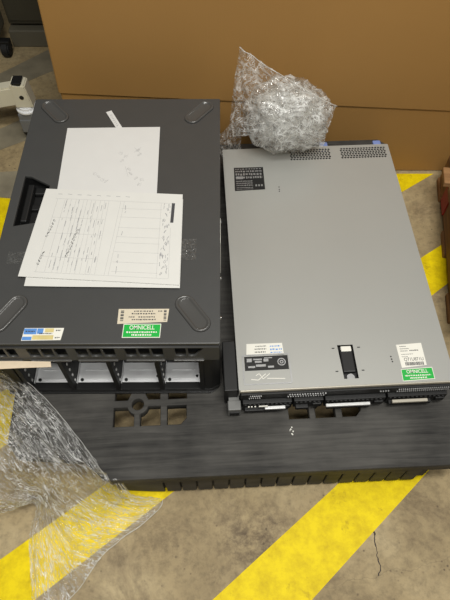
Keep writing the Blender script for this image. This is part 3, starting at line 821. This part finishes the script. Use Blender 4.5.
tag(o, 'clear stretch film draped off the front left pallet corner onto the yellow stripe', 'plastic wrap')

# crumpled ball of film against the carton
def crumple(c, rad, seed, amp, sub=5):
    t = bmesh.new(); bmesh.ops.create_icosphere(t, subdivisions=sub, radius=1)
    uvl = t.loops.layers.uv.new('uv')
    for v in t.verts:
        n = v.co.copy()
        d = 1+amp*(ridge(n.x*1.9+seed, n.y*1.9, n.z*1.9, 5)-.7)
        v.co = Vector((c[0]+n.x*rad[0]*d, c[1]+n.y*rad[1]*d, c[2]+n.z*rad[2]*d))
        v.co.y = min(v.co.y, 1.243)
        lim = PH+SH+.004 if (v.co.y < 1.135 and v.co.x > -.01) else PH+.004
        v.co.z = max(v.co.z, lim)
    for f in t.faces:
        for lp in f.loops: lp[uvl].uv = ((lp.vert.co.x-c[0])*3+seed, (lp.vert.co.z-c[2]+lp.vert.co.y)*3)
    return t
mb = MB(); mb.bm.loops.layers.uv.new('uv')
for s_, k in ((1.3, 1.), (4.7, .85), (8.2, .7), (12.2, .5)):
    mb.add(crumple((.150, 1.125, .318), (.098*k, .075*k, .092*k), s_, .13))
# fin of film rising from the bundle, tail hanging into the gap
fin = [
 [(.006, 1.10, .27), (.012, 1.105, .36), (.020, 1.11, .44), (.030, 1.115, .512)],
 [(.06, 1.07, .30), (.065, 1.08, .37), (.072, 1.09, .43), (.085, 1.10, .480)],
 [(.13, 1.05, .30), (.135, 1.065, .36), (.140, 1.08, .405), (.150, 1.095, .440)],
 [(.20, 1.06, .28), (.210, 1.07, .32), (.220, 1.08, .355), (.225, 1.09, .396)],
 [(.245, 1.08, .25), (.252, 1.085, .29), (.257, 1.09, .33), (.263, 1.095, .372)],
]
film_grid(fin, 70, 110, .006, 4, 9, 21., mb)
tail = [
 [(-.050, 1.170, .245), (-.044, 1.168, .225), (-.036, 1.166, .200), (-.030, 1.165, .180)],
 [(-.036, 1.165, .275), (-.028, 1.160, .235), (-.016, 1.156, .195), (-.012, 1.153, .165)],
 [(-.012, 1.160, .235), (-.008, 1.156, .205), (.000, 1.152, .175), (.002, 1.150, .160)],
 [(.012, 1.155, .270), (.014, 1.150, .225), (.018, 1.148, .185), (.018, 1.147, .162)],
 [(.040, 1.15, .320), (.040, 1.145, .265), (.042, 1.145, .215), (.042, 1.145, .170)],
]
film_grid(tail, 40, 50, .006, 3, 6, 33., mb, lambda p: PH+.003)
o = mb_film(mb, 'plastic_film_bundle', M_film2)
hem([q[-1] for q in fin], .0006, 'rolled_edge', M_hem, o, 4.)
tag(o, 'crumpled bundle of clear plastic film on the rear of the silver rack server', 'plastic wrap')
# scrap of clear tape at the left of the form, and a patch on its right
def patch(name, x0, x1, y0, y1, seed, z):
    G = [[(*tw(x, y), z) for x in np.linspace(x0, x1, 4)] for y in np.linspace(y0, y1, 4)]
    mb = MB(); film_grid(G, 16, 16, .0006, 3, 3, seed, mb, lambda p: ZT); return mb_film(mb, name, M_tape)
M_tape = film_mat('clear_tape', (2, 3, 1), (4, 6, 1), .01, .16, .2, .2)
tag(patch('clear_tape', .026, .060, .176, .205, 3., ZT+.002), 'small scrap of clear tape beside the left edge of the printed form', 'tape')
tag(patch('clear_tape', .366, .398, .182, .234, 9., ZT+.0045), 'small square of clear tape at the right edge of the printed form', 'tape')
# torn paper strip lying on the cross bar at the left
st_ = MB()
a_, b_ = tw(-.02, -.0245), tw(.131, -.0095)
pts = [tw(-.03, -.022), tw(.02, -.0245), (tw(.07, -.022)), tw(.131, -.020), tw(.128, -.009), tw(.06, -.0075), tw(.0, -.008), tw(-.03, -.010)]
o = MB().prism(pts, PH+.1630, PH+.1640).build('torn_strip', M_torn)
tag(o, 'torn beige tape strip at the front left edge of the tower server', 'tape')

# ------------------------------------------------------------------ wooden pallet at the right edge
wpal = thing('wooden_pallet', 'old brown wooden pallet at the right edge beyond the rack server', 'pallet', (.560, .72, 0), R(-8))
for x in (.012, .26, .50): MB().box(x, x+.038, 0, .50, .018, .108, .003).build('stringer', M_wood, wpal)
MB().box(-.004, .080, -.06, .362, .108, .126, .003).build('edge_board', M_wood, wpal)
for y, ov, m in ((.0, .085, M_wood), (.125, .085, M_wood), (.25, .085, M_wood), (.37, -.016, M_wood2)):
    MB().box(ov, .545, y, y+(.085 if m is M_wood else .06), .108, .126, .003).build('deck_board', m, wpal)
for y in (.0, .21, .415): MB().box(.008, .545, y, y+.085, 0, .018, .002).build('bottom_board', M_wood, wpal)
MB().box(.008, .0125, .345, .405, .022, .104, .001).build('red_mark', M_red, wpal)['label'] = 'patch of red paint'

# ------------------------------------------------------------------ cream cart leg with caster, back left
ct = thing('cart_leg', 'cream painted steel cart leg on a chrome caster at far left', 'cart', (-.60, 1.385, 0))
def post_ring(x0, x1, z0, z1): return [(x0, 0, z0), (x0, .045, z0), (x1, .045, z1), (x1, 0, z1)]
lgm = MB(); lgm.loft([post_ring(-.022, .020, .2085, .2025), post_ring(-.026, .027, .127, .127)])
bmesh.ops.bevel(lgm.bm, geom=lgm.bm.edges[:], offset=.003, segments=2, affect='EDGES')
lgm.build('post', M_cart, ct)
bm_ = MB()
bm_.loft([[(-.012, 0.004, .196), (-.012, .042, .196), (-.012, .042, .134), (-.012, .004, .134)], [(-.45, 0.004, .12), (-.45, .042, .12), (-.45, .042, .050), (-.45, .004, .050)]])
bmesh.ops.bevel(bm_.bm, geom=bm_.bm.edges[:], offset=.004, segments=2, affect='EDGES')
bm_.build('beam', M_cart, ct)
MB().box(-.018, .010, .003, .041, .200, .2105, .002).build('end_plug', M_black, ct)
MB().cyl((.002, -.0016, .165), (.002, .004, .165), .0065, n=18).build('bolt_hole', M_black, ct)
MB().cyl((.001, .022, .105), (.001, .022, .128), .030, .027, 28, .003).cyl((.001, .022, .110), (.001, .022, .117), .034, n=28, bev=.001).build('swivel_head', M_bay, ct)
cf = MB().box(-.028, .024, -.006, .050, .082, .108, .005).box(-.028, .024, -.008, -.002, .040, .088, .003).box(-.028, .024, .046, .052, .040, .088, .003)
cf.build('caster_fork', M_fork, ct)
wh = MB().cyl((-.004, .004, .032), (-.004, .040, .032), .032, n=28, bev=.006).build('wheel', M_rubber, ct)
MB().cyl((-.004, -.012, .050), (-.004, .056, .050), .005, n=14).build('axle', M_chrome, ct)

# ------------------------------------------------------------------ background cabinet with black caster, far back left
cab = thing('steel_cabinet', 'dull olive steel cabinet in the dim background behind the carton', 'cabinet', (-.62, 1.88, 0))
MB().box(-.15, .9, -.01, .40, .0, .064, .004).build('plinth', M_cab2, cab)
MB().box(-.148, .9, .012, .40, .074, .62, .006).box(-.14, .88, .03, .38, .06, .08).build('body', M_cab, cab)
MB().box(-.14, .35, .006, .0125, .09, .60, .003).build('door', M_cab, cab)
eq = thing('equipment_stand', 'dim grey equipment leg with black caster left of the background cabinet', 'cart', (-.79, 1.82, 0))
MB().box(-.12, .004, .0, .10, .058, .34, .02, seg=4).build('leg', M_cab2, eq)
cw = MB().cyl((.0, .0, .028), (.028, .0, .028), .028, n=24, bev=.005).build('wheel', M_rubber, eq)
MB().box(-.006, .034, -.012, .016, .028, .062, .003).build('caster_fork', M_black, eq)
